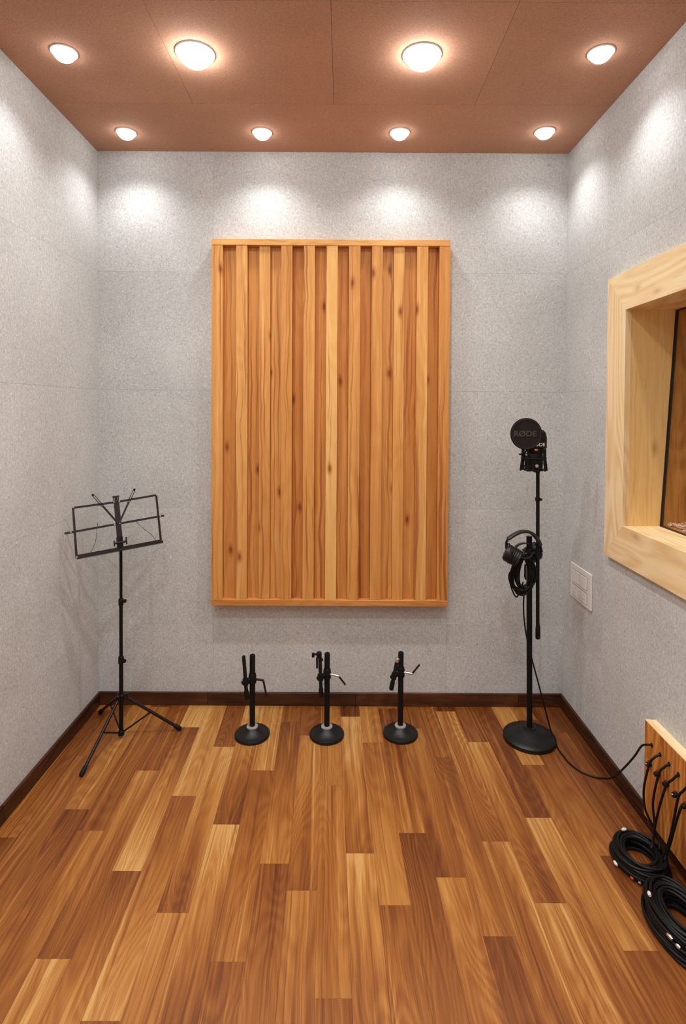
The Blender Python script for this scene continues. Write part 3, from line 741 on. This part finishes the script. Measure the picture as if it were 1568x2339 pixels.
ribbon(inner, .020, .006, 'inner_strap', 'band')
def cup(c, ax, nm='ear_cup'):
    a = Vector(ax).normalized()
    prof = [(.020, -.036), (.033, -.033), (.040, -.024), (.0405, -.020)]
    o_ = MB().lathe(prof + [(.0405, -.006)], c, a, 36).build(nm, M['pad'], hp)
    pp = []
    for k in range(4):
        z0 = -.006 + k*.0105
        pp += [(.0385, z0), (.0425-.001*k, z0+.003), (.0430-.001*k, z0+.006), (.0405-.001*k, z0+.0095)]
    pp += [(.030, .037), (.022, .034)]
    MB().lathe(pp, c, a, 36).build('ear_pad', M['pad'], o_)
    yk = [Vector(c) - a*.015 + Vector((math.cos(t)*0, math.cos(t)*.044, math.sin(t)*.044)) for t in [math.pi*i/10 for i in range(11)]]
    MB().tube(yk, .0040, 8).build('yoke', M['black'], o_)
cup((.782, 2.538, .886), (.84, -.30, -.45))
cup((.905, 2.625, .872), (-.86, -.25, -.40))
MB().tube(smooth_path([(.800, 2.52, .895), (.815, 2.51, .885), (.842, 2.515, .878), (.868, 2.535, .884), (.885, 2.56, .893)], 6), .0038, 8).build('cup_bracket', M['band'], hp)
ld = MB(); rl = random.Random(5)
loops = [(.826, .050, .722, .876), (.830, .046, .712, .880), (.838, .049, .704, .878), (.845, .043, .726, .880), (.850, .046, .735, .874), (.822, .039, .730, .884), (.836, .034, .742, .880), (.856, .036, .720, .878), (.832, .042, .700, .870), (.846, .038, .710, .872)]
for i, (cx_, hw, zb, zt) in enumerate(loops):
    yb = 2.541 + .0045*(i % 4); zc, hz_ = (zb+zt)/2, (zt-zb)/2
    pts = []
    for j in range(14):
        a_ = 2*math.pi*j/14
        pts.append((cx_ + math.sin(a_)*hw*(1 - .18*math.cos(a_)), yb + .003*math.sin(a_*2+i), zc + math.cos(a_)*hz_))
    ld.tube(smooth_path(pts, 3, True), .0042, 7, closed=True)
for cx_, hw, dz, zb in ((.806, .034, 0, .692), (.812, .031, .0, .705)):
    pts = [(.822, 2.545, .86), (.772+(cx_-.806), 2.543, .80), (.778+(cx_-.806), 2.543, .75), (cx_-.012, 2.544, zb+.014), (cx_+.002, 2.545, zb), (cx_+.014, 2.546, zb+.022), (.838, 2.548, .76)]
    ld.tube(smooth_path(pts, 6), .0036, 7)
ld.build('coiled_lead', M['cable'], hp)
MB().tube([(.842, 2.535, .845), (.842, 2.535, .79), (.845, 2.535, .775)], [.0042, .0050, .003], 10).build('jack_plug', M['blackm'], hp)

# ---- microphone cable: down the stand, over the floor, up to the patch box
mc = smooth_path([(.843, 2.548, .735), (.843, 2.552, .70), (.843, 2.552, .616), (.857, 2.556, .514), (.884, 2.562, .408), (.922, 2.575, .28), (.962, 2.59, .145), (.988, 2.582, .045), (.996, 2.525, .0048),
                  (.997, 2.48, .0042), (1.004, 2.416, .0042), (1.023, 2.366, .0042), (1.055, 2.332, .0042), (1.090, 2.305, .010), (1.108, 2.24, .055), (1.106, 2.15, .150), (1.101, 2.06, .256), (1.098, 2.005, .330), (1.104, 1.978, .352), (1.1165, 1.971, .3545)], 8)
tag(MB().tube(mc, .0036, 8).build('microphone_cable', M['cable'], loc=(.996, 2.5, 0)), 'thin black cable from the tall microphone stand across the floor to the patch box', 'cable')

# ================================================================== WALL PLATE
wpx = XR
wp = root('wall_plate', (wpx, 2.657, .625), 'white wall plate with two switches above a socket, below the window corner', 'wall plate')
PY0, PY1, QZ0, QZ1 = 2.543, 2.772, .625, .795
MB().cbox(wpx-.009, wpx-.0003, PY0, PY1, QZ0, QZ1, .0025).build('plate', M['white'], wp)
def plate_part(name, y0, y1, z0, z1, d, mat='white', par=wp): return MB().cbox(wpx-.009-d, wpx-.0088, y0, y1, z0, z1, min(.0012, d*.4)).build(name, M[mat], par)
my0, my1 = PY0+.040, PY1-.026
plate_part('module_gap', my0-.002, my1+.002, .708, .770, .0006, 'slot'); plate_part('module_gap', my0-.002, my1+.002, .640, .696, .0006, 'slot')
half = (my0+my1)/2
plate_part('switch_rocker', half+.002, my1, .710, .768, .004); plate_part('switch_rocker', my0, half-.002, .710, .768, .004)
so = plate_part('socket_face', my0, my1, .642, .694, .0022)
for yc in (half+.052, half, half-.052):
    for dy, dz in ((0, .011), (-.008, -.008), (.008, -.008)):
        MB().lathe([(.0032, 0), (.0032, .0006)], (wpx-.0112, yc+dy, .668+dz), (-1, 0, 0), 10).build('socket_hole', M['hole'], so)

# ================================================================== PATCH BOX AND CABLES
pb = root('patch_box', (XR, 1.6, .0705), 'wooden cable patch box fixed to the right wall above the skirting', 'patch box')
BX, BY0, BY1, BZ0, BZ1 = 1.117, 1.10, 2.019, .0705, .419
MB().cbox(BX, BX+.0195, BY0, BY1, BZ0, BZ1, .0012).build('face_board', M['box_z'], pb, color=(.24, .24, 0, 1))
MB().cbox(BX+.0205, XR-.0005, BY0+.004, BY1-.002, BZ0, BZ1+.003, .0012).build('back_board', M['pine_y'], pb, color=(.75, .75, 0, 1))
MB().cbox(BX, BX+.0195, BY0, BY1, BZ1+.0002, BZ1+.0035, .0010).build('top_edge', M['pine_y'], pb, color=(.5, .5, 0, 1))
for k in range(12):
    y1 = 1.971 - .053*k
    MB().lathe([(.0072, 0), (.0072, .002), (.0050, .003)], (BX-.0001, y1, .3545), (-1, 0, 0), 14).build('cable_grommet', M['blackm'], pb)
    y2 = 1.976 - .0525*k
    jk = MB().lathe([(.0085, 0), (.0085, .010), (.0075, .016), (.0050, .018)], (BX-.0001, y2, .283), (-1, 0, -.15), 16).build('jack', M['blackm'], pb)
    MB().lathe([(.0034, 0), (.0040, .002), (.0030, .009)], (BX-.005, y2+.002, .2905), (-.5, 0, 1), 12).build('jack_sleeve', M['dull_red'], jk)
    if k in (0, 3, 6): MB().lathe([(.0025, 0), (.0035, .002), (.0020, .005)], (BX-.017, y2-.003, .285), (-1, 0, .3), 10).build('jack_tip', M['chrome'], jk)
PATHS = [
    ([(1.1165,1.917,.3545), (1.098,1.918,.345), (1.081,1.92,.319), (1.068,1.93,.227), (1.069,1.92,.157), (1.090,1.90,.105), (1.098,1.88,.070), (1.085,1.862,.060)], 'black cable looping from the second hole of the patch box'),
    ([(1.1165,1.865,.3545), (1.102,1.868,.342), (1.088,1.875,.314), (1.084,1.90,.202), (1.090,1.90,.120), (1.082,1.89,.078), (1.070,1.88,.062)], 'black cable hanging from the third hole of the patch box'),
    ([(1.1165,1.812,.3545), (1.102,1.818,.335), (1.086,1.83,.301), (1.086,1.87,.193), (1.080,1.882,.115), (1.072,1.876,.075), (1.062,1.868,.062)], 'black cable hanging from the fourth hole of the patch box'),
    ([(1.1165,1.759,.3545), (1.105,1.768,.330), (1.097,1.78,.300), (1.095,1.80,.205), (1.096,1.818,.140), (1.088,1.826,.090), (1.078,1.828,.066)], 'black cable hanging from the fifth hole of the patch box'),
    ([(1.0995,1.766,.281), (1.094,1.768,.262), (1.090,1.786,.195), (1.090,1.806,.130), (1.084,1.816,.085), (1.075,1.812,.068)], 'black cable plugged into a lower jack of the patch box')]
for pts, lab in PATHS:
    tag(MB().tube(smooth_path(pts, 7), .0040, 8).build('patch_cable', M['cable'], loc=pts[-1]), lab, 'cable', 'cables hanging from the patch box')

def coil(cx_, cy_, rx, ry, n, nl, rad, lab, zb, seed, extras):
    rc = random.Random(seed); r = root('cable_coil', (cx_, cy_, 0), lab, 'cable coil', 'coiled cables on the floor')
    for i in range(n):
        lay = i % nl; k = (i//nl)
        base = zb + rad + lay*rad*1.62
        s = 1.0 - k*.075 - lay*.016 + rc.uniform(-.015, .015)
        ph = rc.random()*6; ox, oy = rc.uniform(-.005, .005), rc.uniform(-.006, .006)
        pts = []
        for j in range(16):
            a = 2*math.pi*j/16
            wv = 1 + .03*math.sin(2*a+ph) + .02*math.sin(3*a+ph*2)
            pts.append((cx_+ox+math.cos(a)*rx*s*wv, cy_+oy+math.sin(a)*ry*s*wv, max(rad + .0003, base + .004*math.sin(a+ph))))
        MB().tube(smooth_path(pts, 3, True), rad, 7, closed=True).build('turn', M['cable'], r)
    for (a, mat, ln, rr, lift) in extras:
        a0, a1 = a - ln/2, a + ln/2
        pts = [(cx_+math.cos(t)*rx*rr, cy_+math.sin(t)*ry*rr, zb+lift) for t in (a0, (a0+a1)/2, a1)]
        MB().tube(pts, [rad*.9, rad*1.2, rad*.8], 8).build({'tape': 'white_tag', 'red': 'red_tag', 'chrome': 'plug_shell'}[mat], M[mat], r)
    return r
coil(1.028, 1.876, .084, .100, 36, 7, .0045, 'smaller coil of black cable by the patch box, farther from the camera', 0, 11,
     [(1.75, 'tape', .22, .86, .056), (3.25, 'tape', .16, 1.06, .012), (3.9, 'red', .10, 1.05, .014), (4.15, 'chrome', .10, 1.04, .013), (4.5, 'tape', .10, .55, .030)])
coil(1.021, 1.630, .087, .142, 50, 8, .0048, 'larger coil of black cable under the patch box, nearer the camera', 0, 23,
     [(2.75, 'tape', .12, .88, .072), (3.1, 'red', .10, .52, .055), (3.65, 'chrome', .14, .99, .050), (3.85, 'chrome', .10, 1.0, .046), (2.75, 'tape', .10, .50, .055)])

for o in bpy.data.objects:
    if '_o' in o: del o['_o']
